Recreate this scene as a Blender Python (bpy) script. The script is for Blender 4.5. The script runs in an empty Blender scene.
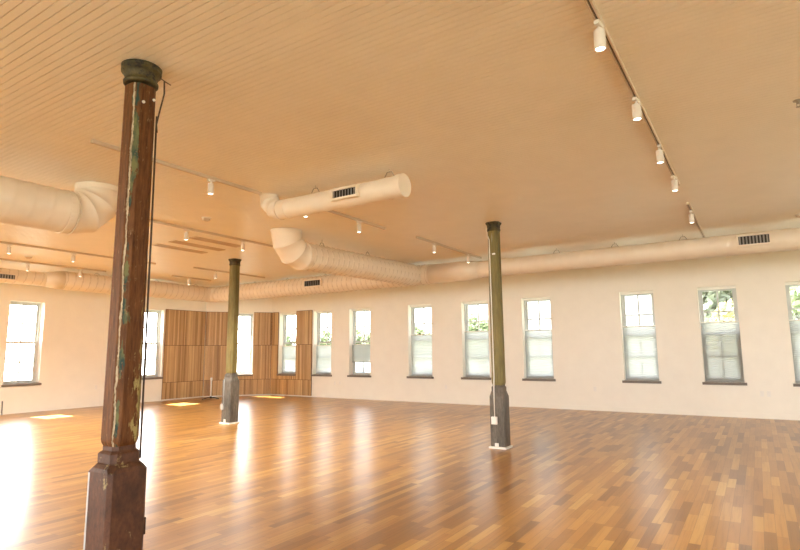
import bpy, bmesh, math, random
from mathutils import Vector, Matrix
random.seed(7)
S = bpy.context.scene
COL = S.collection
PI = math.pi
H = 3.6            # ceiling height
YW = 14.479        # window wall (inner face)
XL = -16.382       # left wall (inner face)
YB, XE = -5.0, 7.0 # walls behind the camera
TH = 0.30          # wall thickness
CA, CB = Vector((XL, 12.70)), Vector((-14.91, YW))   # chamfered corner

# ------------------------------------------------------------------ materials
def new_mat(name):
    m = bpy.data.materials.new(name); m.use_nodes = True
    nt = m.node_tree; nt.nodes.clear()
    return m, nt
def N(nt, t, **kw):
    n = nt.nodes.new(t)
    for k, v in kw.items(): setattr(n, k, v)
    return n
def L(nt, a, b): nt.links.new(a, b)
def principled(nt, rough=.5, spec=.5, coat=0, metal=0):
    o = N(nt, 'ShaderNodeOutputMaterial'); b = N(nt, 'ShaderNodeBsdfPrincipled')
    b.inputs['Roughness'].default_value = rough
    b.inputs['Specular IOR Level'].default_value = spec
    b.inputs['Metallic'].default_value = metal
    b.inputs['Coat Weight'].default_value = coat
    L(nt, b.outputs[0], o.inputs[0])
    return b
def math_(nt, op, a, b=None, c=None):
    n = N(nt, 'ShaderNodeMath', operation=op)
    for i, v in enumerate((a, b, c)):
        if v is None: continue
        if isinstance(v, (int, float)): n.inputs[i].default_value = v
        else: L(nt, v, n.inputs[i])
    return n.outputs[0]
def ramp(nt, fac, stops, interp='LINEAR'):
    r = N(nt, 'ShaderNodeValToRGB'); r.color_ramp.interpolation = interp
    e = r.color_ramp.elements
    while len(e) < len(stops): e.new(.5)
    for i, (p, c) in enumerate(stops):
        e[i].position = p; e[i].color = (*c, 1)
    L(nt, fac, r.inputs[0]); return r.outputs[0]
def mix(nt, fac, a, b, mode='MIX'):
    n = N(nt, 'ShaderNodeMix', data_type='RGBA', blend_type=mode)
    if isinstance(fac, (int, float)): n.inputs[0].default_value = fac
    else: L(nt, fac, n.inputs[0])
    for i, v in ((6, a), (7, b)):
        if isinstance(v, tuple): n.inputs[i].default_value = (*v, 1)
        else: L(nt, v, n.inputs[i])
    return n.outputs[2]
def noise(nt, vec, scale, detail=3, rough=.55, dim='3D'):
    n = N(nt, 'ShaderNodeTexNoise', noise_dimensions=dim)
    n.inputs['Scale'].default_value = scale; n.inputs['Detail'].default_value = detail
    n.inputs['Roughness'].default_value = rough
    if vec is not None: L(nt, vec, n.inputs['Vector'])
    return n.outputs['Fac']
def coords(nt, scale=None):
    t = N(nt, 'ShaderNodeTexCoord').outputs['Object']
    if scale:
        mp = N(nt, 'ShaderNodeMapping'); mp.inputs['Scale'].default_value = scale
        L(nt, t, mp.inputs['Vector']); t = mp.outputs[0]
    return t
def bump(nt, b, h, strength=.2, dist=.01):
    n = N(nt, 'ShaderNodeBump'); n.inputs['Strength'].default_value = strength
    n.inputs['Distance'].default_value = dist
    L(nt, h, n.inputs['Height']); L(nt, n.outputs[0], b.inputs['Normal'])

def m_paint(name, col, rough=.5, var=.04, spec=.4, metal=0):
    m, nt = new_mat(name); b = principled(nt, rough, spec, metal=metal)
    v = coords(nt); n = noise(nt, v, 3.0, 4)
    lo = tuple(c * (1 - var) for c in col); hi = tuple(min(1, c * (1 + var)) for c in col)
    L(nt, ramp(nt, n, [(.3, lo), (.7, hi)]), b.inputs['Base Color'])
    bump(nt, b, noise(nt, v, 160, 2), .04, .002)
    return m

def m_floor():
    m, nt = new_mat('oak_strip_floor'); b = principled(nt, .28, .50, coat=.15)
    b.inputs['Coat Roughness'].default_value = .26
    v = coords(nt); sp = N(nt, 'ShaderNodeSeparateXYZ'); L(nt, v, sp.inputs[0])
    w = .083
    u = math_(nt, 'DIVIDE', sp.outputs[0], w); row = math_(nt, 'FLOOR', u); fu = math_(nt, 'FRACT', u)
    wn = N(nt, 'ShaderNodeTexWhiteNoise', noise_dimensions='1D'); L(nt, row, wn.inputs['W'])
    yy = math_(nt, 'ADD', math_(nt, 'DIVIDE', sp.outputs[1], .62), math_(nt, 'MULTIPLY', wn.outputs['Value'], 371.0))
    vo = N(nt, 'ShaderNodeTexVoronoi', voronoi_dimensions='1D', feature='F1'); L(nt, yy, vo.inputs['W']); vo.inputs['Scale'].default_value = 1
    ve = N(nt, 'ShaderNodeTexVoronoi', voronoi_dimensions='1D', feature='DISTANCE_TO_EDGE'); L(nt, yy, ve.inputs['W']); ve.inputs['Scale'].default_value = 1
    sc = N(nt, 'ShaderNodeSeparateColor'); L(nt, vo.outputs['Color'], sc.inputs[0])
    tone = ramp(nt, sc.outputs[0], [(0, (.21, .088, .014)), (.2, (.31, .140, .024)), (.55, (.395, .188, .034)), (.85, (.45, .232, .048)), (1, (.54, .32, .085))])
    # grain stretched along the board, shifted per board
    cmb = N(nt, 'ShaderNodeCombineXYZ'); L(nt, math_(nt, 'MULTIPLY', sp.outputs[0], 42), cmb.inputs[0])
    L(nt, math_(nt, 'MULTIPLY', sp.outputs[1], 1.3), cmb.inputs[1]); L(nt, math_(nt, 'MULTIPLY', sc.outputs[1], 40), cmb.inputs[2])
    g = noise(nt, cmb.outputs[0], 1.0, 5, .65)
    grain = ramp(nt, g, [(.28, (.66, .60, .53)), (.50, (.94, .92, .89)), (.7, (1.0, 1.0, 1.0))])
    c = mix(nt, .85, tone, grain, 'MULTIPLY')
    # dark hairline joints between boards
    e1 = math_(nt, 'MINIMUM', fu, math_(nt, 'SUBTRACT', 1.0, fu))
    j1 = math_(nt, 'LESS_THAN', e1, .018); j2 = math_(nt, 'LESS_THAN', ve.outputs['Distance'], .003)
    j = math_(nt, 'MAXIMUM', j1, j2)
    c = mix(nt, math_(nt, 'MULTIPLY', j, .55), c, (.07, .03, .01))
    L(nt, c, b.inputs['Base Color'])
    big = noise(nt, v, 1.6, 2)
    bump(nt, b, big, .03, .004)
    return m

def m_slat(name, shift):
    m, nt = new_mat(name); b = principled(nt, .42, .35)
    v = coords(nt); sp = N(nt, 'ShaderNodeSeparateXYZ'); L(nt, v, sp.inputs[0])
    inf = N(nt, 'ShaderNodeObjectInfo')
    off = math_(nt, 'MULTIPLY', inf.outputs['Random'], 50)
    cell = math_(nt, 'FLOOR', math_(nt, 'ADD', math_(nt, 'DIVIDE', sp.outputs[0], .052), .001))
    wn = N(nt, 'ShaderNodeTexWhiteNoise', noise_dimensions='1D')
    L(nt, math_(nt, 'ADD', cell, math_(nt, 'MULTIPLY', math_(nt, 'FLOOR', off), 17.0)), wn.inputs['W'])
    tone = ramp(nt, wn.outputs['Value'], [(0, (.33, .195, .085)), (.35, (.49, .31, .145)), (.75, (.57, .37, .18)), (1, (.66, .46, .24))])
    cm = N(nt, 'ShaderNodeCombineXYZ'); L(nt, math_(nt, 'MULTIPLY', sp.outputs[0], 55), cm.inputs[0])
    L(nt, math_(nt, 'ADD', math_(nt, 'MULTIPLY', wn.outputs['Value'], 30), off), cm.inputs[1]); L(nt, math_(nt, 'MULTIPLY', sp.outputs[2], 1.5), cm.inputs[2])
    g = noise(nt, cm.outputs[0], 1, 4, .6)
    c = mix(nt, .8, tone, ramp(nt, g, [(.3, (.68, .64, .6)), (.6, (1, 1, 1))]), 'MULTIPLY')
    L(nt, c, b.inputs['Base Color']); bump(nt, b, g, .12, .003)
    return m

def m_oldwood(name, a, bcol, paints, amount, streak=(1, 1, .12), rough=.55, sc=14):
    """aged timber: streaky wood, with flaking layers of old paint"""
    m, nt = new_mat(name); b = principled(nt, rough, .35)
    v = coords(nt, streak)
    c = ramp(nt, noise(nt, v, 42, 6, .7), [(.3, a), (.7, bcol)])
    dark = noise(nt, v, 7, 4); c = mix(nt, ramp(nt, dark, [(.45, (0, 0, 0)), (.7, (.7, .7, .7))]), c, tuple(x * .35 for x in a))
    hsum = None
    for i, (pc, th) in enumerate(paints):
        mp = N(nt, 'ShaderNodeMapping'); mp.inputs['Location'].default_value = (3.1 * i, 1.7 * i, 2.3 * i); L(nt, v, mp.inputs['Vector'])
        n = noise(nt, mp.outputs[0], sc, 7, .72)
        f = ramp(nt, n, [(th - amount, (0, 0, 0)), (th - amount + .025, (1, 1, 1))])
        pcv = mix(nt, ramp(nt, noise(nt, mp.outputs[0], 50, 3), [(.35, (0, 0, 0)), (.75, (1, 1, 1))]), pc, tuple(x * .6 for x in pc))
        c = mix(nt, f, c, pcv)
        hsum = f if hsum is None else math_(nt, 'ADD', hsum, f)
    L(nt, c, b.inputs['Base Color'])
    h = noise(nt, v, 60, 5, .7)
    if hsum is not None: h = math_(nt, 'ADD', h, hsum)
    bump(nt, b, h, .35, .004)
    return m

def m_peel(name, a, bcol):
    """chamfer of the near column: ragged cream line of old paint with green flakes beside it"""
    m, nt = new_mat(name); b = principled(nt, .6, .18)
    v0 = coords(nt); v = coords(nt, (1, 1, .12)); vz = coords(nt, (1, 1, .35)); sp = N(nt, 'ShaderNodeSeparateXYZ'); L(nt, v0, sp.inputs[0])
    c = ramp(nt, noise(nt, v, 42, 6, .7), [(.3, a), (.7, bcol)])
    u = math_(nt, 'ADD', sp.outputs[0], sp.outputs[1])
    wob = math_(nt, 'MULTIPLY', math_(nt, 'SUBTRACT', noise(nt, vz, 16, 6, .75), .5), .06)
    # green flakes, more of them towards the middle of the post
    mp = N(nt, 'ShaderNodeMapping'); mp.inputs['Location'].default_value = (4, 2, 1.3); L(nt, vz, mp.inputs['Vector'])
    g = math_(nt, 'SUBTRACT', noise(nt, mp.outputs[0], 9, 7, .7), math_(nt, 'MULTIPLY', math_(nt, 'ABSOLUTE', math_(nt, 'SUBTRACT', u, .006)), 3.5))
    gf = ramp(nt, g, [(.435, (0, 0, 0)), (.455, (1, 1, 1))])
    gc = mix(nt, ramp(nt, noise(nt, vz, 22, 4), [(.4, (0, 0, 0)), (.6, (1, 1, 1))]), (.022, .045, .034), (.13, .13, .05))
    c = mix(nt, gf, c, gc)
    d = math_(nt, 'ABSOLUTE', math_(nt, 'ADD', math_(nt, 'ADD', u, .020), wob))
    lf = math_(nt, 'LESS_THAN', d, math_(nt, 'MULTIPLY', noise(nt, vz, 30, 5, .7), .015))
    lc = ramp(nt, noise(nt, vz, 55, 4), [(.35, (.22, .17, .10)), (.65, (.50, .42, .28))])
    c = mix(nt, lf, c, lc)
    # yellowish flakes low on the right hand edge, and small chips all over
    zz = math_(nt, 'ABSOLUTE', math_(nt, 'SUBTRACT', sp.outputs[2], 1.22))
    yf = math_(nt, 'SUBTRACT', math_(nt, 'ADD', noise(nt, vz, 24, 6, .75), math_(nt, 'MULTIPLY', math_(nt, 'SUBTRACT', u, .12), 2.2)), math_(nt, 'MULTIPLY', zz, .28))
    yf = ramp(nt, yf, [(.53, (0, 0, 0)), (.55, (1, 1, 1))])
    c = mix(nt, yf, c, (.30, .25, .09))
    ch = ramp(nt, noise(nt, vz, 30, 7, .85), [(.60, (0, 0, 0)), (.625, (1, 1, 1))]); c = mix(nt, ch, c, (.22, .14, .065))
    L(nt, c, b.inputs['Base Color'])
    bump(nt, b, math_(nt, 'ADD', noise(nt, v, 60, 5, .7), math_(nt, 'ADD', gf, lf)), .35, .004)
    return m
def m_glass():
    m, nt = new_mat('window_glass')
    o = N(nt, 'ShaderNodeOutputMaterial'); t = N(nt, 'ShaderNodeBsdfTransparent'); g = N(nt, 'ShaderNodeBsdfGlossy')
    t.inputs[0].default_value = (.95, .97, .96, 1); g.inputs['Roughness'].default_value = .02
    fr = N(nt, 'ShaderNodeFresnel'); fr.inputs[0].default_value = 1.45
    mx = N(nt, 'ShaderNodeMixShader'); L(nt, fr.outputs[0], mx.inputs[0]); L(nt, t.outputs[0], mx.inputs[1]); L(nt, g.outputs[0], mx.inputs[2])
    L(nt, mx.outputs[0], o.inputs[0]); return m
def m_shade():
    m, nt = new_mat('shade_fabric')
    o = N(nt, 'ShaderNodeOutputMaterial'); t = N(nt, 'ShaderNodeBsdfTranslucent'); d = N(nt, 'ShaderNodeBsdfDiffuse'); tp = N(nt, 'ShaderNodeBsdfTransparent')
    n = noise(nt, coords(nt, (1, 1, 60)), 6, 3)
    c = ramp(nt, n, [(.3, (.48, .495, .48)), (.7, (.54, .55, .535))])
    L(nt, c, t.inputs[0]); L(nt, c, d.inputs[0])
    mx = N(nt, 'ShaderNodeMixShader'); mx.inputs[0].default_value = .5; L(nt, t.outputs[0], mx.inputs[1]); L(nt, d.outputs[0], mx.inputs[2])
    m2 = N(nt, 'ShaderNodeMixShader'); m2.inputs[0].default_value = .05; L(nt, mx.outputs[0], m2.inputs[1]); L(nt, tp.outputs[0], m2.inputs[2])
    L(nt, m2.outputs[0], o.inputs[0]); return m
def m_emit(name, col, s):
    m, nt = new_mat(name); o = N(nt, 'ShaderNodeOutputMaterial'); e = N(nt, 'ShaderNodeEmission')
    e.inputs[0].default_value = (*col, 1); e.inputs[1].default_value = s
    L(nt, e.outputs[0], o.inputs[0]); return m
def m_leaf(name, a, bcol):
    m, nt = new_mat(name); o = N(nt, 'ShaderNodeOutputMaterial'); d = N(nt, 'ShaderNodeBsdfDiffuse'); t = N(nt, 'ShaderNodeBsdfTranslucent')
    c = ramp(nt, noise(nt, coords(nt), 1.3, 4), [(.35, a), (.65, bcol)])
    L(nt, c, d.inputs[0]); L(nt, c, t.inputs[0])
    mx = N(nt, 'ShaderNodeMixShader'); mx.inputs[0].default_value = .4; L(nt, d.outputs[0], mx.inputs[1]); L(nt, t.outputs[0], mx.inputs[2])
    L(nt, mx.outputs[0], o.inputs[0]); return m

M = {}
M['floor'] = m_floor()
M['wall'] = m_paint('cream_wall_paint', (.86, .825, .735), .55, .02, .3)
M['ceil'] = m_paint('cream_ceiling_paint', (.87, .81, .715), .45, .02, .4)
M['trim'] = m_paint('white_trim_paint', (.82, .80, .74), .4, .02)
M['sash'] = m_paint('white_sash_paint', (.56, .58, .56), .4, .02)
M['sill'] = m_paint('grey_brown_sill', (.17, .145, .12), .5, .12)
M['duct'] = m_paint('cream_duct_paint', (.81, .72, .59), .42, .03, .4)
M['seam'] = m_paint('shaded_duct_seam', (.66, .57, .45), .5, .05)  # crease shade along the spiral rib, put into the colour
M['rail'] = m_paint('tan_track_paint', (.60, .49, .37), .4, .03)
M['railslot'] = m_paint('track_slot', (.05, .04, .035), .5, .05)
M['head'] = m_paint('white_lamp_enamel', (.74, .69, .62), .35, .02)
M['lens'] = m_emit('lamp_lens_glow', (1, .90, .74), 7.0)
M['dimlens'] = m_paint('lamp_lens_off', (.8, .78, .7), .2, .02)
M['louver'] = m_paint('grey_louver', (.30, .29, .27), .45, .05)
M['dark'] = m_paint('dark_void', (.03, .028, .025), .7, .05)
M['slot'] = m_paint('tan_slot_panel', (.62, .49, .35), .5, .03)
M['wire'] = m_paint('hanger_steel', (.42, .38, .32), .4, .05, metal=.6)
M['darkpipe'] = m_paint('dark_brown_pipe', (.055, .040, .035), .45, .1)
M['black'] = m_paint('black_metal', (.03, .03, .032), .4, .1)
M['white'] = m_paint('white_plastic', (.80, .78, .73), .35, .02)
M['greybox'] = m_paint('grey_box_steel', (.36, .36, .34), .45, .05)
M['glass'] = m_glass(); M['shade'] = m_shade()
M['slat'] = m_slat('oak_slat_panel', 0); M['slatback'] = m_paint('dark_oak_backing', (.13, .065, .03), .6, .05)
BR, BR2 = (.046, .016, .004), (.165, .066, .020)
M['old_peel'] = m_peel('flaking_painted_edge', BR, BR2); M['old_brown'] = M['old_peel']
M['old_base'] = m_oldwood('scuffed_brown_base', (.052, .020, .009), (.115, .046, .020), [((.30, .23, .10), .60)], .0, (1, 1, .6), sc=12)
M['old_pale'] = m_oldwood('pale_flaked_edge', (.16, .085, .045), (.3, .26, .2), [((.50, .52, .50), .60)], .16, (1, 1, .2))
M['olive'] = m_oldwood('olive_painted_timber', (.14, .112, .032), (.25, .205, .068), [((.075, .05, .02), .62), ((.42, .38, .25), .60)], -.075)
M['char'] = m_oldwood('dark_weathered_base', (.080, .070, .055), (.185, .165, .135), [((.34, .31, .27), .60)], -.09, (1, 1, .25))
M['cap'] = m_oldwood('olive_iron_cap', (.045, .035, .012), (.12, .095, .034), [((.012, .010, .008), .58)], .03, (1, 1, 1), sc=18)
M['ground'] = m_paint('dull_grass_ground', (.13, .14, .10), .8, .25)
M['bwall'] = m_paint('white_render', (.75, .76, .76), .7, .05)
M['broof'] = m_paint('grey_roof', (.35, .36, .38), .7, .1)
M['bglass'] = m_paint('blue_grey_glazing', (.16, .20, .26), .2, .1)
M['leaf'] = m_leaf('pale_green_leaves', (.13, .17, .085), (.22, .25, .14))
M['leaf2'] = m_leaf('grey_green_leaves', (.25, .27, .19), (.35, .37, .27))
M['leaf3'] = m_leaf('yellow_green_leaves', (.24, .22, .10), (.32, .29, .14))
M['bark'] = m_paint('bark', (.12, .09, .06), .8, .3)

# ------------------------------------------------------------------ mesh helpers
class MB:
    def __init__(s): s.v = []; s.f = []; s.mi = []; s.sm = []
    def add(s, vs, fs, mi=0, smooth=False):
        o = len(s.v); s.v += [tuple(v) for v in vs]
        for f in fs:
            s.f.append(tuple(i + o for i in f)); s.mi.append(mi); s.sm.append(smooth)
    def box(s, x0, x1, y0, y1, z0, z1, mi=0):
        v = [(x, y, z) for z in (z0, z1) for y in (y0, y1) for x in (x0, x1)]
        s.add(v, [(0, 2, 3, 1), (4, 5, 7, 6), (0, 1, 5, 4), (2, 6, 7, 3), (0, 4, 6, 2), (1, 3, 7, 5)], mi); return s
    def rings(s, rs, closed_ends=True, mi=0, smooth=True, face_mi=None):
        n = len(rs[0]); vs = [p for r in rs for p in r]; o = len(s.v)
        s.v += [tuple(v) for v in vs]
        for k in range(len(rs) - 1):
            for i in range(n):
                j = (i + 1) % n
                s.f.append((o + k * n + i, o + k * n + j, o + (k + 1) * n + j, o + (k + 1) * n + i))
                s.mi.append(face_mi(i) if face_mi else mi); s.sm.append(smooth)
        if closed_ends:
            s.f.append(tuple(o + i for i in range(n))[::-1]); s.mi.append(mi); s.sm.append(False)
            b = o + (len(rs) - 1) * n
            s.f.append(tuple(b + i for i in range(n))); s.mi.append(mi); s.sm.append(False)
        return s
    def lathe(s, prof, n=24, c=(0, 0), mi=0, smooth=True):
        rs = [[(c[0] + r * math.cos(2 * PI * i / n), c[1] + r * math.sin(2 * PI * i / n), z) for i in range(n)] for r, z in prof]
        return s.rings(rs, True, mi, smooth)
    def tube(s, pts, r, n=8, mi=0, radii=None):
        pts = [Vector(p) for p in pts]; rs = []
        for k, p in enumerate(pts):
            t = (pts[min(k + 1, len(pts) - 1)] - pts[max(k - 1, 0)]).normalized()
            a = t.orthogonal().normalized() if k == 0 else (a - t * a.dot(t)).normalized()
            b = t.cross(a); rr = radii[k] if radii else r
            rs.append([p + (a * math.cos(2 * PI * i / n) + b * math.sin(2 * PI * i / n)) * rr for i in range(n)])
        return s.rings(rs, True, mi, True)
    def build(s, name, mats, parent=None, bev=0):
        me = bpy.data.meshes.new(name); me.from_pydata(s.v, [], s.f)
        if not isinstance(mats, (list, tuple)): mats = [mats]
        for m in mats: me.materials.append(m)
        for p, mi, sm in zip(me.polygons, s.mi, s.sm): p.material_index = mi; p.use_smooth = sm
        me.validate()
        bm = bmesh.new(); bm.from_mesh(me); bmesh.ops.recalc_face_normals(bm, faces=bm.faces); bm.to_mesh(me); bm.free()
        o = bpy.data.objects.new(name, me); COL.objects.link(o)
        if parent: o.parent = parent
        if bev:
            md = o.modifiers.new('bevel', 'BEVEL'); md.width = bev; md.segments = 2; md.limit_method = 'ANGLE'
        return o
def tag(o, label=None, cat=None, group=None, kind=None):
    if label: o['label'] = label
    if cat: o['category'] = cat
    if group: o['group'] = group
    if kind: o['kind'] = kind
    return o
def empty(name, loc, rz=0):
    o = bpy.data.objects.new(name, None); o.empty_display_size = .1
    COL.objects.link(o); o.location = loc; o.rotation_euler.z = rz; return o
def copy_tree(o, parent=None):
    c = o.copy(); COL.objects.link(c)
    if parent: c.parent = parent
    for ch in list(o.children): copy_tree(ch, c)
    return c
def struct(o): o['kind'] = 'structure'; return o

# ------------------------------------------------------------------ room shell
fl = MB(); fl.add([(XL - TH, YB - TH, 0), (XE + TH, YB - TH, 0), (XE + TH, YW + TH, 0), (XL - TH, YW + TH, 0), (XL - TH, YB - TH, -.25), (XE + TH, YB - TH, -.25), (XE + TH, YW + TH, -.25), (XL - TH, YW + TH, -.25)],
                  [(0, 1, 2, 3), (7, 6, 5, 4), (0, 4, 5, 1), (1, 5, 6, 2), (2, 6, 7, 3), (3, 7, 4, 0)])
struct(fl.build('floor', M['floor']))

# beadboard ceiling: narrow boards running along X, V-groove between them
cb = MB(); pitch = .0557; y = 1.396 - pitch * 116; prof = []
gd, gw = .014, .0030
while y < YW + TH:
    prof += [(y - gw, H), (y - gw * .8, H + gd), (y + gw * .8, H + gd), (y + gw, H)]
    y += pitch
x0, x1 = XL - TH, XE + TH
vs = [(x0, a, b) for a, b in prof] + [(x1, a, b) for a, b in prof]; n = len(prof)
cb.add(vs, [(i, i + 1, n + i + 1, n + i) for i in range(n - 1)])
a, b_ = prof[0][0], prof[-1][0]
cb.add([(x0, a, H), (x1, a, H), (x1, b_, H), (x0, b_, H), (x0, a, H + .15), (x1, a, H + .15), (x1, b_, H + .15), (x0, b_, H + .15)],
       [(4, 5, 6, 7), (0, 1, 5, 4), (1, 2, 6, 5), (2, 3, 7, 6), (3, 0, 4, 7)])
ceil_me = cb
co = bpy.data.meshes.new('ceiling'); co.from_pydata(cb.v, [], cb.f); co.materials.append(M['ceil'])
ceil = bpy.data.objects.new('ceiling', co); COL.objects.link(ceil); struct(ceil)

def wall(name, p0, p1, holes, thick=TH, z1=H):
    """wall from p0 to p1 (left to right seen from inside); local x along, y outward; holes = (xa, xb, za, zb)"""
    p0, p1 = Vector(p0), Vector(p1); d = (p1 - p0); ln = d.length; ang = math.atan2(d.y, d.x)
    xs = sorted({0, ln, *[h for q in holes for h in q[:2]]}); zs = sorted({0, z1, *[h for q in holes for h in q[2:]]})
    nx, nz = len(xs), len(zs)
    def solid(i, k):
        if not (0 <= i < nx - 1 and 0 <= k < nz - 1): return False
        cx, cz = (xs[i] + xs[i + 1]) / 2, (zs[k] + zs[k + 1]) / 2
        return not any(q[0] < cx < q[1] and q[2] < cz < q[3] for q in holes)
    bm = bmesh.new(); cache = {}
    def V(x, yy, z):
        key = (round(x, 5), yy, round(z, 5))
        if key not in cache: cache[key] = bm.verts.new((x, yy, z))
        return cache[key]
    for i in range(nx - 1):
        for k in range(nz - 1):
            if not solid(i, k): continue
            a, b, c, e = xs[i], xs[i + 1], zs[k], zs[k + 1]
            bm.faces.new([V(a, 0, c), V(b, 0, c), V(b, 0, e), V(a, 0, e)])
            bm.faces.new([V(a, thick, e), V(b, thick, e), V(b, thick, c), V(a, thick, c)])
            if not solid(i - 1, k): bm.faces.new([V(a, 0, c), V(a, 0, e), V(a, thick, e), V(a, thick, c)])
            if not solid(i + 1, k): bm.faces.new([V(b, 0, e), V(b, 0, c), V(b, thick, c), V(b, thick, e)])
            if not solid(i, k - 1): bm.faces.new([V(b, 0, c), V(a, 0, c), V(a, thick, c), V(b, thick, c)])
            if not solid(i, k + 1): bm.faces.new([V(a, 0, e), V(b, 0, e), V(b, thick, e), V(a, thick, e)])
    bmesh.ops.recalc_face_normals(bm, faces=bm.faces)
    me = bpy.data.meshes.new(name); bm.to_mesh(me); bm.free(); me.materials.append(M['wall'])
    o = bpy.data.objects.new(name, me); COL.objects.link(o); o.location = (p0.x, p0.y, 0); o.rotation_euler.z = ang
    return struct(o)

Z0, Z1 = .76, 2.925
# window openings along the window wall: (left X, right X)
RW = [(-14.53, -13.72), (-12.90, -12.10), (-11.33, -10.48), (-9.03, -8.20), (-7.19, -6.36), (-5.36, -4.555), (-2.81, -2.03), (-1.085, -.31), (.605, 1.385), (3.2, 4.0), (5.0, 5.8)]
LW = [(6.57, 7.41), (10.22, 11.06), (2.95, 3.79), (-.7, .14), (-3.6, -2.76)]      # left wall: (low Y, high Y)
wl = CB.x
wall('wall_right', (wl, YW), (XE, YW), [(a - wl, b - wl, Z0, Z1) for a, b in RW])
wall('wall_left', (XL, YB), (XL, CA.y), [(a - YB, b - YB, Z0, Z1) for a, b in LW])
chd = (CB - CA).normalized(); chl = (CB - CA).length
CH = (.87, 1.63)
wall('wall_corner', CA, CB, [(CH[0], CH[1], Z0, Z1)])
BW = [(-14 + 2.5 * i, -14 + 2.5 * i + 2.0) for i in range(8)]  # openings in the unseen back and east walls, added for fill light
EW = [(-3.6 + 2.6 * i, -3.6 + 2.6 * i + 2.0) for i in range(6)]
wall('wall_back', (XE, YB), (XL, YB), [(XE - b, XE - a, .4, 3.2) for a, b in BW])
wall('wall_east', (XE, YW), (XE, YB), [(YW - b, YW - a, .4, 3.2) for a, b in EW])

# baseboards
def baseboard(name, p0, p1, h=.11):
    p0, p1 = Vector(p0), Vector(p1); d = p1 - p0
    mb = MB(); mb.box(0, d.length, -.014, 0, 0, h); mb.box(0, d.length, -.020, 0, 0, .02)
    o = mb.build(name, M['wall']); o.location = (p0.x, p0.y, 0); o.rotation_euler.z = math.atan2(d.y, d.x)
    return struct(o)
baseboard('baseboard_right', (-12.94, YW), (XE, YW))
baseboard('baseboard_left', (XL, YB), (XL, 11.09))

# ------------------------------------------------------------------ windows
def portal(parent, w, z0, z1, yy=.34):
    ld = bpy.data.lights.new('window_portal', 'AREA'); ld.shape = 'RECTANGLE'; ld.size = w; ld.size_y = z1 - z0
    ld.cycles.is_portal = True
    o = bpy.data.objects.new('window_portal', ld); COL.objects.link(o)
    m = Matrix.Translation((parent[0].x, parent[0].y, 0)) @ Matrix.Rotation(parent[1], 4, 'Z') @ Matrix.Translation((0, yy, (z0 + z1) / 2)) @ Matrix.Rotation(-PI / 2, 4, 'X')
    o.matrix_world = m
wcount = [0]
def sash_mb(w, za, zb, y0, y1, st=.050, mu=.034):
    mb = MB(); a, b = .035, w - .035
    mb.box(a, a + st, y0, y1, za, zb); mb.box(b - st, b, y0, y1, za, zb)
    mb.box(a + st, b - st, y0, y1, za, za + st); mb.box(a + st, b - st, y0, y1, zb - st, zb)
    cx, cz = w / 2, (za + zb) / 2; ym = (y0 + y1) / 2
    mb.box(cx - mu / 2, cx + mu / 2, ym - .012, ym + .012, za + st, zb - st)
    mb.box(a + st, cx - mu / 2, ym - .012, ym + .012, cz - mu / 2, cz + mu / 2)
    mb.box(cx + mu / 2, b - st, ym - .012, ym + .012, cz - mu / 2, cz + mu / 2)
    return mb, (a + st, b - st, ym)
def window(p, ang, w):
    """p: left lower inner corner of the opening; local x along the wall, y outward"""
    wcount[0] += 1
    root = empty('window_%d' % wcount[0], (p.x, p.y, 0), ang); struct(root)
    fr = MB(); y0, y1 = .19, .29
    fr.box(0, .035, y0, y1, Z0, Z1); fr.box(w - .035, w, y0, y1, Z0, Z1)
    fr.box(.035, w - .035, y0, y1, Z1 - .04, Z1); fr.box(.035, w - .035, y0, y1, Z0, Z0 + .03)
    fr.build('window_frame', M['sash'], root)
    zm = 1.84
    for nm, za, zb, ya, yb in (('upper_sash', zm - .02, Z1 - .04, .245, .28), ('lower_sash', Z0 + .03, zm + .02, .205, .24)):
        mb, (xa, xb, ym) = sash_mb(w, za, zb, ya, yb)
        s = mb.build(nm, M['sash'], root)
        g = MB(); g.add([(xa, ym, za + .050), (xb, ym, za + .050), (xb, ym, zb - .050), (xa, ym, zb - .050)], [(0, 1, 2, 3)])
        g.build('pane', M['glass'], s)
    sl = MB(); sl.box(-.045, w + .045, -.055, 0, Z0 - .062, Z0 - .004); sl.box(.002, w - .002, 0, .19, Z0 - .002, Z0 + .006)
    sl.build('window_sill', M['sill'], root, .004)
    portal((p, ang), w, Z0, Z1)
    return root
def shade(p, ang, w, zb, zt, label, group='cellular shades in the window wall'):
    root = empty('window_shade', (p.x, p.y, 0), ang); tag(root, label, 'window shade', group)
    hr = MB(); hr.box(.004, w - .004, .110, .160, Z1 - .06, Z1 - .002); hr.build('headrail', M['trim'], root, .004)
    a, b = .012, w - .012; fb = MB(); n = max(6, int((zt - zb) / .022)); vs = []
    for i in range(n + 1):
        z = zb + (zt - zb) * i / n; yy = .148 + (.0025 if i % 2 else -.0025)
        vs += [(a, yy, z), (b, yy, z)]
    fb.add(vs, [(2 * i, 2 * i + 1, 2 * i + 3, 2 * i + 2) for i in range(n)])
    fb.build('fabric', M['shade'], root)
    t = MB(); t.box(a, b, .133, .163, zt - .004, zt + .022); t.build('top_rail', M['trim'], root, .003)
    q = MB(); q.box(a, b, .133, .163, zb - .026, zb + .002); q.build('bottom_rail', M['greybox'], root, .003)
    for xx in (w * .18, w * .82):
        MB().tube([(xx, .148, zt + .02), (xx, .148, Z1 - .055)], .0012, 5).build('lift_cord', M['trim'], root)
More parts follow.
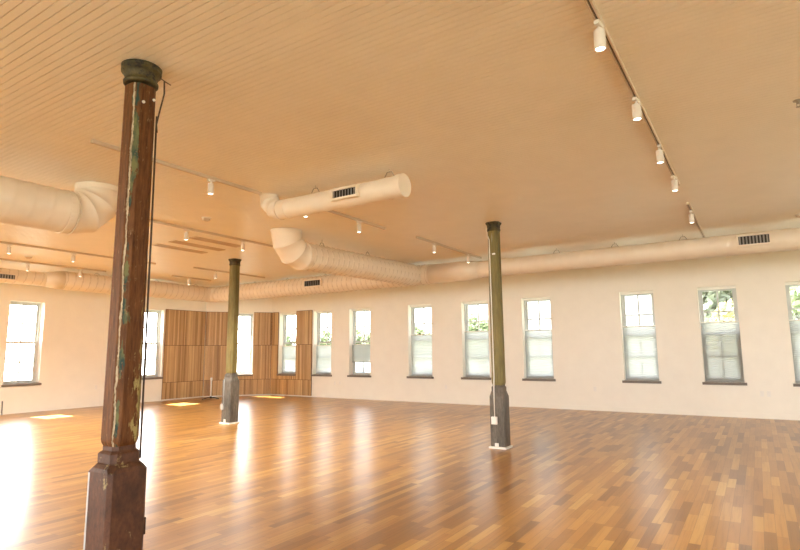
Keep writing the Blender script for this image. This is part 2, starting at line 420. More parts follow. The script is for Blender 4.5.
SH = [(.80, 1.73, 'cellular shade in narrow window set within the slatted oak panels'),
      (.80, 1.73, 'cellular shade in first window to the right of the slatted oak panels'),
      (1.19, 1.74, 'half raised cellular shade leaving the lowest glass of its window bare'),
      (.80, 2.00, 'cellular shade in next window to the right of the half raised shade'),
      (.80, 2.05, 'cellular shade in window partly hidden by the olive column with white conduit'),
      (.80, 2.04, 'cellular shade in first whole window right of the olive column with white conduit'),
      (.80, 2.06, 'cellular shade in window between the ceiling track and the right end, plain sky above it'),
      (.80, 2.10, 'cellular shade in whole window with trees above it, nearest the right edge'),
      (.80, 2.09, 'cellular shade in window cut off by right edge of photo')]
for i, (a, b) in enumerate(RW):
    p = Vector((a, YW)); 
    if i < 9: window(p, 0, b - a)
    else: portal((p, 0), b - a, Z0, Z1)
    if i < len(SH): shade(p, 0, b - a, *SH[i])
for i, (a, b) in enumerate(LW):
    p = Vector((XL, a))
    if i < 2: window(p, PI / 2, b - a)
    else: portal((p, PI / 2), b - a, Z0, Z1)
chang = math.atan2(chd.y, chd.x)
window(CA + chd * CH[0], chang, CH[1] - CH[0])
for a, b in BW: portal((Vector((b, YB)), PI), b - a, .4, 3.2)
for a, b in EW: portal((Vector((XE, b)), -PI / 2), b - a, .4, 3.2)

# ------------------------------------------------------------------ slatted oak wall panels
PT = .035; G = .015
def panel(p, ang, x0, x1, z0, z1, label):
    w = x1 - x0; k = max(2, round(w / .052)); sw = .052
    mb = MB(); mb.box(0, w + G, -.020, -.002, 0, z1 - z0 + G, 1)
    for i in range(k + 1):
        a = i * sw + .0006; b = min((i + 1) * sw - .0006, w)
        if b - a > .008: mb.box(a, b, -PT, -.020, 0, z1 - z0)
    o = mb.build('wood_panel', [M['slat'], M['slatback']])
    o.location = (p.x + math.cos(ang) * x0, p.y + math.sin(ang) * x0, z0); o.rotation_euler.z = ang
    return tag(o, label, 'wall panel', 'slatted oak wall panels')
T0, T1, T2, T3 = .035, .56, 1.77, 2.955
def panels(p, ang, segs, lows, where):
    for (x0, x1), nm in segs:
        panel(p, ang, x0, x1 - G, T1 + G, T2, 'middle tier slatted oak panel ' + nm)
        panel(p, ang, x0, x1 - G, T2 + G, T3, 'top tier slatted oak panel ' + nm)
    for (x0, x1), nm in lows: panel(p, ang, x0, x1 - G, T0, T1, nm)
pl = Vector((XL, 0)); la, lb = 11.105, CA.y - .018
panels(pl, PI / 2, [((la, la + (lb - la) / 2), 'beside the left window'), ((la + (lb - la) / 2, lb), 'on left wall, adjoining the chamfered corner')],
       [((la + i * (lb - la) / 3, la + (i + 1) * (lb - la) / 3), 'short bottom slatted oak panel on left wall, ' + ['nearest the left window', 'behind the sun patch', 'at the chamfered corner'][i]) for i in range(3)], '')
c0, c1 = .016, chl - .016
panels(CA, chang, [((c0, CH[0] - .03), 'left of the corner window, behind the short pole'), ((CH[1] + .03, c1), 'right of the corner window')],
       [((c0 + i * (c1 - c0) / 5, c0 + (i + 1) * (c1 - c0) / 5), 'short bottom slatted oak panel of corner wall, ' + ['at its left end', 'directly behind the short pole', 'left of far olive column', 'below the corner window', 'at its right end'][i]) for i in range(5)], '')
panel(CA, chang, CH[0] - .03 , CH[1] + .03 - G, T1 + G, Z0 - .07, 'narrow oak filler strip under the corner window sill')
pr = Vector((0, YW)); r0, r1, r2 = CB.x + .018, -14.565, -13.685; r3 = -12.95
panels(pr, 0, [((r0, r1), 'squeezed between corner and narrow window on the window wall'), ((r2, r3), 'right of the narrow window, last panel before bare wall')],
       [((r0 + i * (r3 - r0) / 5, r0 + (i + 1) * (r3 - r0) / 5), 'short bottom slatted oak panel on window wall, ' + ['beside the chamfered corner', 'under left half of the narrow window', 'under right half of the narrow window', 'second from the bare wall', 'next to the bare wall'][i]) for i in range(5)], '')
panel(pr, 0, r1, r2 - G, T1 + G, Z0 - .07, 'narrow oak filler strip under the narrow window sill')
baseboard('baseboard_corner', CA + chd * .02, CB - chd * .02, .03); baseboard('baseboard_panel_left', (XL, 11.10), (XL, CA.y - .02), .03); baseboard('baseboard_panel_right', (CB.x + .03, YW), (-12.95, YW), .03)

# ------------------------------------------------------------------ columns
def sq(s, c, z, lean=(0, 0)):
    h = s / 2; P = [(h - c, -h), (h, -h + c), (h, h - c), (h - c, h), (-h + c, h), (-h, h - c), (-h, -h + c), (-h + c, -h)]
    return [(x + lean[0], y + lean[1], z) for x, y in P]
CHF = lambda i: 1 if i % 2 == 0 else 0     # even faces are the chamfers
def column(name, loc, label, mats, zs, sz, plinth=None):
    root = empty('timber_column', (*loc, 0)); tag(root, label, 'column')
    zb, zsh, zcol, zneck, zshaft, zcap = zs; sb, sc_, sn, s0, s1 = sz
    b = MB(); cb_ = sb * .09
    b.rings([sq(sb, cb_, .031 if plinth else 0), sq(sb, cb_, zb), sq(sb - .02, cb_ * 1.6, zb + (zsh - zb) * .5), sq(sc_ + .01, .03, zsh)], True, 0, False, lambda i: 2 if i == 6 else CHF(i))
    b.build('base_block', [mats['base'], mats['basechf'], mats.get('pale', mats['basechf'])], root, .003)
    k = MB(); k.rings([sq(sc_, .028, zsh), sq(sc_ + .006, .03, zsh + .008), sq(sc_ + .006, .03, zcol - .012), sq(sc_ - .012, .03, zcol), sq(sn, .03, zcol + .008), sq(sn, .03, zneck)], True, 0, False)
    k.build('collar', mats['base'], root)
    rings = [sq(sn, .032, zneck), sq(s0 * .97, .042, zneck + (zshaft - zneck) * .6), sq(s0, .044, zshaft)]
    for i in range(1, 9):
        t = i / 8; rings.append(sq(s0 + (s1 - s0) * t, .044, zshaft + (zcap - zshaft) * t))
    sh = MB(); sh.rings(rings, True, 0, False, CHF); sh.build('shaft', [mats['shaft'], mats['chf']], root, .003)
    if plinth:
        q = MB(); q.box(-plinth / 2, plinth / 2, -plinth / 2, plinth / 2, 0, .03); q.build('plinth', M['trim'], root, .004)
    return root
# near column
A = column('A', (-3.665, 2.19), 'large brown column with flaking paint standing nearest, cut off by the bottom edge',
           dict(base=M['old_base'], basechf=M['old_base'], pale=M['old_pale'], shaft=M['old_brown'], chf=M['old_peel']),
           (.742, .79, .865, .90, .945, 3.44), (.274, .200, .168, .200, .184))
cp = MB(); cp.lathe([(.106, 3.455), (.118, 3.462), (.120, 3.480), (.110, 3.488), (.108, 3.505), (.118, 3.525), (.128, 3.550), (.138, 3.553), (.138, 3.566), (.132, 3.570), (.138, 3.580), (.140, 3.597)], 28)
cp.build('capital', M['cap'], A)
cd = MB(); cd.tube([(.050, .121, .80), (.052, .116, 1.6), (.052, .112, 2.5), (.052, .106, 3.25)], .007, 8); cd.build('conduit', M['darkpipe'], A)
wr = MB(); wr.tube([(.09, .095, 3.535), (.115, .125, 3.51), (.14, .15, 3.49)], .004, 6); wr.tube([(.105, .118, 3.515), (.103, .124, 3.42), (.085, .110, 3.30), (.066, .098, 3.18), (.068, .104, 3.12)], .006, 6); wr.build('loose_wire', M['darkpipe'], A)
ps = MB(); ps.box(-.110, -.092, -.1385, -.136, .02, .735); ps.build('paint_strip', M['old_pale'], A)
bx = MB(); bx.box(.02, .09, .137, .165, .30, .41); bx.box(.035, .075, .165, .171, .32, .39); bx.build('outlet_box', M['old_base'], A, .004)
sc2 = MB()
for x, yy, z, r in ((.096, -.03, 3.30, .011), (.094, .05, 3.345, .010)): sc2.tube([(x - .004, yy, z), (x + .005, yy, z)], r, 10)
sc2.build('bolt_heads', M['white'], A)
# far column
OL = dict(base=M['char'], basechf=M['char'], shaft=M['olive'], chf=M['olive'])
def cap_sq(root, s, z0):
    q = MB(); q.rings([sq(s, .04, z0), sq(s + .012, .04, z0 + .012), sq(s + .012, .04, z0 + .035), sq(s + .004, .04, z0 + .045), sq(s + .012, .04, z0 + .10), sq(s + .045, .045, 3.575), sq(s + .05, .045, 3.598)], True, 0, False)
    q.build('capital', M['cap'], root)
B = column('B', (-9.755, 8.29), 'far olive column before the slatted oak corner, grey outlet box low on it', OL,
           (.90, .99, 1.05, 1.07, 1.12, 3.46), (.272, .215, .185, .212, .196), .31)
cap_sq(B, .196, 3.45)
q = MB(); q.tube([(-.05, -.142, .40), (-.05, -.142, .95)], .010, 8); q.build('conduit', M['greybox'], B)
q = MB(); q.box(-.115, -.03, -.175, -.137, .30, .42); q.build('outlet_box', M['greybox'], B, .004)
q = MB(); q.box(-.02, .03, -.155, -.137, .035, .10); q.build('base_bracket', M['white'], B, .003)
# middle column
Cc = column('C', (-3.51, 8.33), 'olive column with white conduit on it, standing mid floor before the windows', OL,
            (.79, .875, .945, .965, 1.01, 3.46), (.245, .190, .166, .196, .178), .285)
cap_sq(Cc, .178, 3.45)
q = MB(); q.tube([(-.105, -.085, 3.52), (-.085, -.105, 3.42), (-.040, -.106, 3.30), (-.035, -.108, 2.4), (-.03, -.112, 1.1), (-.03, -.134, .9), (-.03, -.134, .47)], .0085, 8); q.build('conduit', M['trim'], Cc)
q = MB(); q.box(-.078, .012, -.165, -.124, .37, .485); q.box(-.066, 0, -.170, -.165, .385, .47); q.build('outlet_box', M['white'], Cc, .004)
q = MB(); q.box(-.04, .02, -.142, -.123, .035, .085); q.build('base_bracket', M['white'], Cc, .003)
q = MB(); q.box(.0, .05, -.1, -.088, 3.05, 3.075); q.build('nail_plate', M['white'], Cc)

# ------------------------------------------------------------------ ducts
def frame_of(t):
    t = t.normalized(); up = Vector((0, 0, 1)) if abs(t.z) < .9 else Vector((1, 0, 0))
    a = t.cross(up).normalized(); return a, t.cross(a) * -1
def spiral(p0, p1, r, r_end=None, pitch=.15, n=32, rib=.006, cap=True):
    """straight spiral-seam duct with a raised helical rib"""
    p0, p1 = Vector(p0), Vector(p1); t = (p1 - p0); ln = t.length; t.normalize(); a, b = frame_of(t)
    st = max(2, int(ln / pitch * 10)); rs = []
    for k in range(st + 1):
        s = ln * k / st; ring = []
        for i in range(n):
            th = 2 * PI * i / n; ph = (s / pitch - i / n) % 1.0
            d = min(ph, 1 - ph); rr = r + rib * max(0, 1 - d / .10)
            ring.append(p0 + t * s + (a * math.cos(th) + b * math.sin(th)) * rr)
        rs.append(ring)
    mb = MB(); mb.rings(rs, cap, 0, True)
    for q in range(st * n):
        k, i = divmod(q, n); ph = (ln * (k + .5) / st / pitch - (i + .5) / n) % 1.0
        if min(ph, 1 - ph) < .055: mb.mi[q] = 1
    return mb
def sweep(pts, tans, radii, n=32, smooth=True):
    rs = []
    for p, t, r in zip(pts, tans, radii):
        a, b = frame_of(Vector(t))
        rs.append([Vector(p) + (a * math.cos(2 * PI * i / n) + b * math.sin(2 * PI * i / n)) * r for i in range(n)])
    return MB().rings(rs, True, 0, smooth)
def elbow(c, u, v, rho, r, gores=4, n=32, rib=.009):
    """gored 90 degree bend: starts at c+rho*u heading along v ; ends at c+rho*v heading along -u"""
    c, u, v = Vector(c), Vector(u), Vector(v); w = u.cross(v); rs = []
    for k in range(gores * 2 + 1):
        pass
    K = []
    for k in range(gores + 1):
        ang = PI / 2 * k / gores
        for off, rr in ((-.035, 0), (-.012, rib), (.012, rib), (.035, 0)):
            an = ang + off
            if 0 <= an <= PI / 2: K.append((an, rr))
    for an, rr in K:
        d = u * math.cos(an) + v * math.sin(an)
        # straight gores: pull the ring onto the chord between the joints
        seg = PI / 2 / gores; loc = (an % seg) - seg / 2; f = math.cos(seg / 2) / math.cos(loc) if abs(loc) <= seg / 2 else 1
        rs.append([c + d * ((rho + r * math.cos(2 * PI * i / n)) * 1.0) + w * (r * math.sin(2 * PI * i / n)) + (d * math.cos(2 * PI * i / n) + w * math.sin(2 * PI * i / n)) * rr for i in range(n)])
    return MB().rings(rs, True, 0, True)
def collar(p, t, r, w=.05, th=.010, n=32):
    p, t = Vector(p), Vector(t).normalized()
    return sweep([p - t * w / 2, p - t * w / 2, p + t * w / 2, p + t * w / 2], [t] * 4, [r - .004, r + th, r + th, r - .004], n, False)
def hangers(root, spots, t, r):
    """strap round the duct and a wire loop up to the ceiling"""
    t = Vector(t).normalized(); side = t.cross(Vector((0, 0, 1))).normalized()
    for p in spots:
        p = Vector(p); mb = MB()
        rs = []
        for dx in (-.012, .012):
            rs.append([p + t * dx + (side * math.cos(2 * PI * i / 28) + Vector((0, 0, 1)) * math.sin(2 * PI * i / 28)) * (r + .007) for i in range(28)])
        mb.rings(rs, False, 1, True)
        top = p + Vector((0, 0, r + .006)); k = min(.06, H - top.z - .03)
        mb.tube([top + t * -.07 + Vector((0, 0, -.004)), top + t * -.03 + Vector((0, 0, k)), top + t * .03 + Vector((0, 0, k)), top + t * .07 + Vector((0, 0, -.004))], .006, 6)
        mb.tube([top + Vector((0, 0, k)), (p.x, p.y, H)], .004, 6)
        mb.build('hanger', [M['wire'], M['duct']], root)
def grille(root, p, ax, out, w, h, slats=9, tilt=0, name='register'):
    """louvred register on the side of a duct. p centre, ax along the duct, out outward"""
    fr = MB(); b = .028
    fr.box(-w / 2, w / 2, -.012, .10, h / 2 - b, h / 2); fr.box(-w / 2, w / 2, -.012, .10, -h / 2, -h / 2 + b)
    fr.box(-w / 2, -w / 2 + b, -.012, .10, -h / 2 + b, h / 2 - b); fr.box(w / 2 - b, w / 2, -.012, .10, -h / 2 + b, h / 2 - b)
    bk = MB(); bk.box(-w / 2 + b, w / 2 - b, .010, .06, -h / 2 + b, h / 2 - b)
    f = fr.build(name, M['duct'], root, .003); k = bk.build('backing', M['dark'], f)
    for i in range(slats):
        x = -w / 2 + b + (w - 2 * b) * (i + .5) / slats; s = MB()
        s.add([(x - .016, .006, -h / 2 + b), (x + .008, -.008, -h / 2 + b), (x + .008, -.008, h / 2 - b), (x - .016, .006, h / 2 - b),
               (x - .016, .009, -h / 2 + b), (x + .008, -.005, -h / 2 + b), (x + .008, -.005, h / 2 - b), (x - .016, .009, h / 2 - b)],
              [(0, 1, 2, 3), (7, 6, 5, 4), (0, 4, 5, 1), (2, 6, 7, 3), (0, 3, 7, 4), (1, 5, 6, 2)])
        s.build('louver', M['louver'], f)
    ax, out = Vector(ax).normalized(), Vector(out).normalized()
    z = ax.cross(-out) ; m = Matrix((ax, -out, z)).transposed()
    f.matrix_local = Matrix.Translation(Vector(p) + out * .03) @ m.to_4x4() @ Matrix.Rotation(tilt, 4, 'X')

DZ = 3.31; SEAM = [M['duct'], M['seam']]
# trunk along the window wall
d1 = empty('spiral_duct', (0, 0, 0)); tag(d1, 'long cream spiral duct running along the window wall below the ceiling', 'duct', 'cream spiral ducts')
DY = 11.22
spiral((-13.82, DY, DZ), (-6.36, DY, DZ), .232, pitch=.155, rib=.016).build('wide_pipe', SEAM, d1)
sweep([(-6.36, DY, DZ), (-5.40, DY, DZ), (-5.08, DY, DZ)], [(1, 0, 0)] * 3, [.229, .220, .184]).build('reducer', M['duct'], d1)
collar((-6.36, DY, DZ), (1, 0, 0), .230).build('joint_collar', M['duct'], d1); collar((-5.06, DY, DZ), (1, 0, 0), .184).build('joint_collar', M['duct'], d1)
spiral((-5.06, DY, DZ), (XE - .02, DY, DZ + .01), .182, pitch=.17, rib=.006).build('narrow_pipe', M['duct'], d1)
hangers(d1, [(-12.3, DY, DZ), (-11.0, DY, DZ), (-9.6, DY, DZ), (-8.2, DY, DZ)], (1, 0, 0), .232)
hangers(d1, [(-3.35, DY, DZ), (-2.2, DY, DZ), (-1.0, DY, DZ), (1.2, DY, DZ)], (1, 0, 0), .182)
grille(d1, (.09, DY - .182, DZ + .03), (1, 0, 0), (0, -1, 0), .50, .20, 9)
grille(d1, (-9.83, DY - .232, DZ + .02), (1, 0, 0), (0, -1, 0), .62, .20, 9)
# branch from ceiling elbow to trunk
d2 = empty('spiral_duct', (-6.72, 0, 0)); tag(d2, 'thick cream spiral duct dropping by elbow from ceiling and joining the window wall duct', 'duct', 'cream spiral ducts')
R2, Z2 = .262, 3.215; Y2 = 6.80; rho = H - Z2
elbow((0, Y2 + .385, Z2 + .385), (0, -1, 0), (0, 0, -1), .385, R2, 3, rib=.010).build('elbow', M['duct'], d2)
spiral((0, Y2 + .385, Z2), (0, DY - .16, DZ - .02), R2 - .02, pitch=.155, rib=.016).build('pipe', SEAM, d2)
collar((0, Y2 + .40, Z2), (0, 1, 0), R2, .05).build('joint_collar', M['duct'], d2)
hangers(d2, [(0, 7.75, Z2 + .01), (0, 9.2, Z2 + .045)], (0, 1, 0), R2 - .018)
# short capped duct
d3 = empty('spiral_duct', (0, 5.11, 0)); tag(d3, 'slim cream duct with capped end and grille, hanging alone near the middle of ceiling', 'duct', 'cream spiral ducts')
R3, Z3 = .128, 3.37
elbow((-5.14, 0, Z3 + .235), (-1, 0, 0), (0, 0, -1), .235, R3, 3, rib=.006).build('elbow', M['duct'], d3)
spiral((-5.14, 0, Z3), (-3.25, 0, Z3), R3, pitch=.13, rib=.0025).build('pipe', M['duct'], d3)
ec = sweep([(-3.28, 0, Z3), (-3.28, 0, Z3), (-3.21, 0, Z3), (-3.205, 0, Z3)], [(1, 0, 0)] * 4, [R3 - .002, R3 + .008, R3 + .008, R3 - .004], 32, False); ec.build('end_cap', M['duct'], d3)
collar((-5.02, 0, Z3), (1, 0, 0), R3, .04, .006).build('joint_collar', M['duct'], d3)
hangers(d3, [(-4.55, 0, Z3), (-3.42, 0, Z3)], (1, 0, 0), R3)
grille(d3, (-3.96, -R3, Z3 + .0), (1, 0, 0), (0, -1, 0), .40, .145, 8)
# left foreground duct
d4 = empty('spiral_duct', (-6.86, 0, 0)); tag(d4, 'thick cream duct entering at left edge and turning up into ceiling behind brown column', 'duct', 'cream spiral ducts')
R4, Z4, Y4 = .258, 3.20, 3.62
elbow((0, Y4 - .33, Z4 + .33), (0, 1, 0), (0, 0, -1), .33, R4, 3, rib=.009).build('elbow', M['duct'], d4)
collar((0, Y4, H - .035), (0, 0, 1), R4, .065, .004).build('ceiling_collar', M['duct'], d4)
spiral((0, Y4 - .33, Z4), (0, YB + .05, Z4), R4 - .002, pitch=.20, rib=.007).build('pipe', M['duct'], d4)
collar((0, Y4 - .40, Z4), (0, 1, 0), R4, .05, .006).build('joint_collar', M['duct'], d4)
hangers(d4, [(0, 1.2, Z4), (0, -1.5, Z4)], (0, 1, 0), R4)
# duct along the left wall
d5 = empty('spiral_duct', (-14.2, 0, 0)); tag(d5, 'far cream duct running along the left wall and turning the corner', 'duct', 'cream spiral ducts')
elbow((.38, DY - .38, DZ), (-1, 0, 0), (0, 1, 0), .38, .232, 3, rib=.008).build('elbow', M['duct'], d5)
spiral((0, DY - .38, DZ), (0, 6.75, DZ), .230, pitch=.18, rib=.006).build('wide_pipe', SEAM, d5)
sweep([(0, 6.75, DZ), (0, 6.35, DZ - .02)], [(0, -1, 0)] * 2, [.230, .165]).build('reducer', M['duct'], d5)
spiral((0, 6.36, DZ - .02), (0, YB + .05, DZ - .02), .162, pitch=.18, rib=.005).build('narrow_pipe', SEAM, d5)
hangers(d5, [(0, 7.6, DZ), (0, 9.3, DZ), (0, 10.6, DZ)], (0, 1, 0), .230)
grille(d5, (.162, 5.42, DZ - .06), (0, 1, 0), (1, 0, 0), .55, .15, 9)

# ------------------------------------------------------------------ lighting tracks and heads
def track(x, ya, yb, label):
    root = empty('light_track', (x, ya, H)); tag(root, label, 'light track', 'ceiling light tracks')
    ln = yb - ya
    m = MB(); m.box(-.018, -.006, 0, ln, -.034, 0); m.box(.006, .018, 0, ln, -.034, 0); m.box(-.006, .006, 0, ln, -.012, 0); m.build('rail', M['rail'], root)
    m = MB(); m.box(-.006, .006, .002, ln - .002, -.0135, -.0122); m.build('slot', M['railslot'], root)
    for yy in (0, ln):
        m = MB(); m.box(-.020, .020, yy - .012, yy + .012, -.036, 0); m.build('end_cap', M['rail'], root, .002)
track(-.683, 2.0, 7.62, 'long light track at right, running from top edge with four lit lamps')
track(-.683, 8.73, 11.8, 'short light track at right, running behind window wall duct beyond the long one')
track(-5.34, 2.73, 4.92, 'light track passing behind the top of the near brown column')
track(-7.883, 4.3, 8.0, 'light track crossing in front of three tan ceiling slots')
track(-11.646, 3.6, 7.56, 'far left light track carrying two lamps, nearer than the left wall duct')
track(-13.72, 3.6, 7.55, 'farthest left light track just above left wall duct')
track(-13.1, 9.03, 10.27, 'short far light track above the duct corner, left of far column')
track(-11.4194, 8.46, 10.75, 'light track just behind top of the far olive column')
track(-5.1783, 5.4, 7.57, 'light track behind the slim capped duct')
track(-5.0968, 8.51, 11.3, 'light track meeting window wall duct left of the middle olive column')

def head_proto():
    root = empty('track_light', (0, 0, H - .034))
    m = MB(); m.box(-.017, .017, -.045, .045, -.026, .003); m.build('adapter', M['head'], root, .004)
    m = MB(); m.tube([(0, 0, -.024), (0, 0, -.055)], .008, 10); m.tube([(-.02, 0, -.052), (.02, 0, -.052)], .009, 10); m.build('stem', M['head'], root)
    r = .036; m = MB(); m.lathe([(r * .9, -.050), (r, -.055), (r, -.176), (r * .97, -.180), (r * .86, -.180), (r * .84, -.170), (.002, -.1695)], 24); m.build('lamp_can', M['head'], root)
    m = MB(); m.lathe([(r * .83, -.1695), (r * .83, -.1740), (r * .4, -.180), (.001, -.1815)], 24); m.build('lens', M['lens'], root)
    return root
HP = head_proto()
heads = [(-.683, 3.43, 'white track lamp nearest the top edge, first on the long right track'), (-.683, 4.71, 'second white track lamp from the top edge on the long right track'),
         (-.683, 5.99, 'third white track lamp from the top edge on the long right track'), (-.683, 7.19, 'fourth white track lamp, at far end of the long right track'),
         (-.683, 9.21, 'white track lamp alone on the short right track near the duct'),
         (-5.34, 4.14, 'white track lamp on track between near brown column and slim capped duct'),
         (-7.883, 5.66, 'white track lamp in front of the tan ceiling slots, left of far column'), (-7.883, 6.87, 'white track lamp just above and right of the far olive column top'),
         (-11.646, 4.57, 'white track lamp by left edge of photo, below the thick left duct'), (-11.646, 5.73, 'white track lamp just left of the brown column, below thick duct elbow'),
         (-13.72, 5.78, 'far white track lamp above the left wall duct near left edge'), (-13.72, 6.94, 'far white track lamp above left wall duct, close to the near brown column'),
         (-13.1, 9.55, 'far white track lamp on the short track above the duct corner'),
         (-11.4194, 9.10, 'far white track lamp just left of the top of far olive column'),
         (-5.1783, 5.62, 'white track lamp whose lit end peeks out under the slim capped duct'), (-5.1783, 6.86, 'white track lamp hanging clear between slim capped duct and thick elbow duct'),
         (-5.0968, 9.15, 'white track lamp above the junction of the ducts'), (-5.0968, 10.64, 'white track lamp next to the window wall duct, just left of the middle olive column')]
for i, (x, y_, lab) in enumerate(heads):
    o = HP if i == 0 else copy_tree(HP)
    o.location = (x, y_, H - .034); o.rotation_euler.z = random.uniform(-.3, .3)
    tag(o, lab, 'track light', 'white cylinder track lamps')
    ld = bpy.data.lights.new('lamp_beam', 'SPOT'); ld.energy = 90 if x > -7 or x < -13 else 300; ld.color = (1, .95, .86); ld.spot_size = math.radians(75 if x > -7 or x < -13 else 150); ld.spot_blend = .8; ld.shadow_soft_size = .03
    lo = bpy.data.objects.new('lamp_beam', ld); COL.objects.link(lo); lo.location = (x, y_, H - .034 - .20)

# ------------------------------------------------------------------ ceiling slots, detectors, outlets
for (x, ya, yb), lab in zip(((-9.61, 6.2, 7.36), (-9.07, 6.2, 7.37), (-8.47, 6.2, 7.30)), ('farthest of the three tan slot vents in the ceiling', 'middle one of the three tan slot vents in the ceiling', 'nearest of the three tan slot vents, closest to the light track')):
    root = empty('slot_vent', (x, ya, H)); tag(root, lab, 'ceiling vent', 'tan slot vents in the ceiling'); ln = yb - ya
    m = MB(); w = .10
    m.box(-w, -w + .02, 0, ln, -.014, 0); m.box(w - .02, w, 0, ln, -.014, 0); m.box(-w + .02, w - .02, 0, .02, -.014, 0); m.box(-w + .02, w - .02, ln - .02, ln, -.014, 0); m.build('frame', M['slot'], root)
    m = MB(); m.box(-w + .02, w - .02, .02, ln - .02, -.004, 0); m.build('backing', M['slot'], root)
    for k in range(3):
        q = -.05 + .05 * k; m = MB(); m.box(q - .006, q + .006, .02, ln - .02, -.012, -.004); m.build('blade', M['slot'], root)
def detector(x, y_, lab):
    root = empty('smoke_detector', (x, y_, H)); tag(root, lab, 'smoke detector', 'round ceiling detectors')
    MB().lathe([(.075, 0), (.075, -.012), (.068, -.018)], 24).build('base', M['head'], root)
    MB().lathe([(.060, -.017), (.058, -.035), (.035, -.048), (.001, -.050)], 24).build('sensor_cover', M['rail'], root)
detector(-7.08, 5.43, 'round ceiling detector between the near brown column and the tan slot vents')
detector(-13.0, 5.48, 'round ceiling detector at far left between two light tracks')
detector(.74, 10.6, 'round ceiling detector at right, close to window wall duct')
root = empty('sprinkler', (.46, 5.60, H)); tag(root, 'small sprinkler head on ceiling at the right edge of photo', 'sprinkler')
MB().lathe([(.038, 0), (.036, -.006), (.016, -.010), (.012, -.030)], 20).build('escutcheon', M['wire'], root)
m = MB(); m.tube([(-.012, 0, -.028), (-.010, 0, -.05), (0, 0, -.055)], .003, 6); m.tube([(.012, 0, -.028), (.010, 0, -.05), (0, 0, -.055)], .003, 6); m.lathe([(.020, -.056), (.020, -.058)], 16); m.build('deflector', M['wire'], root)
def outlet(p, ang, lab):
    root = empty('wall_outlet', p, ang); tag(root, lab, 'wall outlet', 'white wall outlets')
    MB().box(-.038, .038, -.006, 0, -.06, .06).build('cover_plate', M['trim'], root, .003)
    for z in (-.024, .024): MB().box(-.016, .016, -.0085, -.006, z - .014, z + .014).build('socket', M['white'], root, .002)
for x, z, lab in ((-.01, .525, 'wall outlet at right below windows, left one of the close pair'), (.115, .525, 'wall outlet at right below windows, right one of the close pair'),
                  (-3.525, .53, 'wall outlet on the window wall, right of the middle olive column'), (-11.93, .49, 'wall outlet nearest the oak panels, left one of the two'), (-11.71, .49, 'wall outlet near the oak panels, right one of the two'),
                  (-7.75, .47, 'wall outlet on window wall, left of the middle olive column')):
    outlet((x, YW, z), 0, lab)
outlet((XL, 8.96, .55), PI / 2, 'wall outlet on left wall beside the near brown column')

# short pole on tripod foot in the corner, and dark rod leaning on the left wall
st = empty('pole_stand', (-15.40, 12.26, 0)); tag(st, 'short white pole on dark three legged foot before the oak panels', 'stand')
MB().tube([(0, 0, .05), (0, 0, .62)], .020, 12).build('pole', M['white'], st)
MB().lathe([(.028, .60), (.034, .62), (.034, .68), (.028, .70), (.001, .705)], 16).build('knob', M['white'], st)
for k in range(3):
    an = .35 + k * 2 * PI / 3; MB().tube([(0, 0, .07), (.12 * math.cos(an), .12 * math.sin(an), .05), (.30 * math.cos(an), .30 * math.sin(an), .013)], .013, 8).build('foot', M['black'], st)
MB().lathe([(.03, .03), (.035, .05), (.03, .09)], 14).build('hub', M['black'], st)
rod = empty('leaning_rod', (XL, 6.57, 0)); tag(rod, 'thin dark rod leaning on the left wall under the window', 'rod')
MB().tube([(.14, -.03, .012), (.03, 0, .34)], .012, 8).build('shaft', M['black'], rod)
MB().lathe([(.018, -.012), (.02, .0), (.016, .03)], 12).build('rubber_tip', M['greybox'], rod).location = (.14, -.03, .012)

# ------------------------------------------------------------------ outdoors
g = MB(); g.add([(-120, -60, -4), (80, -60, -4), (80, 120, -4), (-120, 120, -4)], [(0, 1, 2, 3)]); struct(g.build('ground', M['ground']))
def tree(x, y_, top, rad, mat, label, n=2600, leaf=.28, seed=1):
    rnd = random.Random(seed); root = empty('tree', (x, y_, -4)); tag(root, label, 'tree', 'trees outside the window wall')
    hh = top + 4; cz = hh - rad * .95
    blobs = [(rnd.uniform(-.55, .55) * rad, rnd.uniform(-.55, .55) * rad, cz + rnd.uniform(-.45, .5) * rad, rnd.uniform(.38, .6) * rad) for _ in range(11)]
    m = MB()
    for _ in range(n):
        bx_, by, bz, br = rnd.choice(blobs); d = Vector((rnd.gauss(0, 1), rnd.gauss(0, 1), rnd.gauss(0, 1))).normalized()
        p = Vector((bx_, by, bz)) + d * br * rnd.uniform(.6, 1.0); p.z = min(p.z, hh)
        nn = (d + Vector((rnd.uniform(-.8, .8), rnd.uniform(-.8, .8), rnd.uniform(-.3, .9)))).normalized(); a = nn.orthogonal().normalized(); b = nn.cross(a); q = rnd.uniform(.6, 1.2) * leaf
        m.add([p - a * q, p + b * q * .5, p + a * q, p - b * q * .5], [(0, 1, 2, 3)])
    m.build('foliage', mat, root)
    t = MB(); t.tube([(0, 0, 0), (.05, 0, cz * .5), (0, .05, cz)], .2, 8, radii=[.28, .2, .1])
    for b in blobs[:5]: t.tube([(0, 0, cz * .55), (b[0], b[1], b[2])], .06, 6, radii=[.12, .04])
    t.build('trunk', M['bark'], root)
tree(-2.6, 34, 6.8, 2.6, M['leaf2'], 'grey green tree seen through last whole window at right', seed=3, n=4500)
tree(.6, 40, 5.6, 2.6, M['leaf2'], 'grey green tree outside between two rightmost windows', seed=4, n=2000)
tree(-.3, 26.5, 3.40, 1.4, M['leaf3'], 'low yellow green tree seen in the last whole window at right', seed=5, n=1500, leaf=.16)
tree(4.6, 31, 7.5, 3.4, M['leaf'], 'leafy green tree seen in window cut off by the right edge', seed=6)
tree(-22, 49, 5.2, 2.7, M['leaf'], 'pale tree seen through window behind the middle olive column', seed=8)
tree(-28.3, 49, 4.6, 2.7, M['leaf'], 'pale tree seen in window right of half raised shade', seed=9)
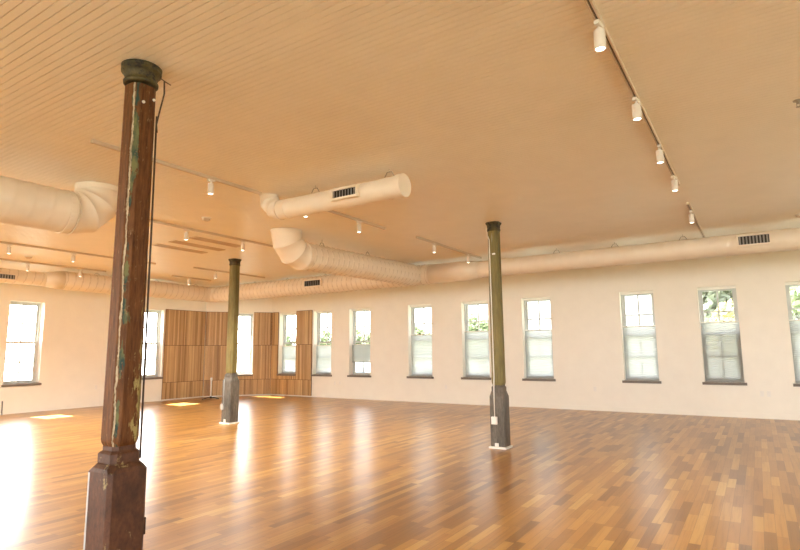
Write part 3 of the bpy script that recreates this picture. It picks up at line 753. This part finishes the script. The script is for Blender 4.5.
tree(-35.5, 49, 4.6, 2.9, M['leaf'], 'pale tree seen above half raised shade', seed=10)
tree(-42.5, 49, 4.6, 2.9, M['leaf'], 'pale tree seen in first window right of the oak panels', seed=11)
tree(-49, 49, 5.0, 2.9, M['leaf'], 'pale tree seen in narrow window within the oak panels', seed=12)
bl = empty('white_building', (-27.5, 40, -4)); tag(bl, 'low white building seen under the half raised shade', 'building')
MB().box(-5.5, 5.5, 0, 4, 0, 4.9).build('wall', M['bwall'], bl); MB().box(-5.8, 5.8, -.3, 4.3, 4.9, 5.1).build('roof', M['broof'], bl)
for i in range(6):
    x = -4.7 + 1.75 * i; f = MB(); f.box(x - .08, x + 1.08, -.05, 0, 3.22, 4.2); f = f.build('window', M['bwall'], bl); MB().box(x, x + 1, -.07, -.05, 3.3, 4.12).build('pane', M['bglass'], f)

# ------------------------------------------------------------------ light
sd = bpy.data.lights.new('sun', 'SUN'); sd.energy = 70; sd.angle = .009; sd.color = (1, .97, .91)
so = bpy.data.objects.new('sun', sd); COL.objects.link(so); so.rotation_euler = Vector((1, .01, -1.2)).to_track_quat('-Z', 'Y').to_euler()
w = bpy.data.worlds.new('sky'); S.world = w; w.use_nodes = True; nt = w.node_tree; nt.nodes.clear()
o = N(nt, 'ShaderNodeOutputWorld'); bg = N(nt, 'ShaderNodeBackground'); tc = N(nt, 'ShaderNodeTexCoord'); sp = N(nt, 'ShaderNodeSeparateXYZ')
L(nt, tc.outputs['Generated'], sp.inputs[0])
c = ramp(nt, sp.outputs[2], [(0, (1.0, .985, .95)), (.25, (.95, .97, 1.0)), (1, (.62, .76, 1.0))])
L(nt, c, bg.inputs[0])
tt = math_(nt, 'POWER', math_(nt, 'MULTIPLY', math_(nt, 'SUBTRACT', 1.0, sp.outputs[1]), .5), 1.5)   # hazy sky: dim ahead, bright behind and on the sun's side
sx = math_(nt, 'POWER', math_(nt, 'MAXIMUM', math_(nt, 'MULTIPLY', sp.outputs[0], -1.0), 0.0), 4.0)
L(nt, math_(nt, 'ADD', math_(nt, 'ADD', 2.3, math_(nt, 'MULTIPLY', sx, 21.0)), math_(nt, 'MULTIPLY', tt, 6.0)), bg.inputs[1])
L(nt, bg.outputs[0], o.inputs[0])

# ------------------------------------------------------------------ camera
cam = bpy.data.cameras.new('camera'); cam.sensor_width = 36; cam.sensor_fit = 'HORIZONTAL'; cam.lens = 550.3621 / 800 * 36; cam.clip_end = 500
cobj = bpy.data.objects.new('camera', cam); COL.objects.link(cobj)
yaw, pit, roll, hc = .5716, .1383, -.0092, 1.5034
F = Vector((-math.sin(yaw) * math.cos(pit), math.cos(yaw) * math.cos(pit), math.sin(pit))); R = Vector((math.cos(yaw), math.sin(yaw), 0)); U = R.cross(F)
Rr = R * math.cos(roll) + U * math.sin(roll); Ur = -R * math.sin(roll) + U * math.cos(roll)
cobj.matrix_world = Matrix(((Rr.x, Ur.x, -F.x, 0), (Rr.y, Ur.y, -F.y, 0), (Rr.z, Ur.z, -F.z, hc), (0, 0, 0, 1)))
S.camera = cobj
vs_ = S.view_settings; S.display_settings.display_device = 'sRGB'; vs_.view_transform = 'Standard'; vs_.look = 'None'; vs_.gamma = 1; vs_.use_curve_mapping = False; vs_.exposure = 0.5
cy = S.cycles; cy.max_bounces = 12; cy.diffuse_bounces = 8; cy.glossy_bounces = 4; cy.transparent_max_bounces = 16; cy.transmission_bounces = 4
cy.use_denoising = True; cy.sample_clamp_indirect = 12; cy.caustics_reflective = False; cy.caustics_refractive = False
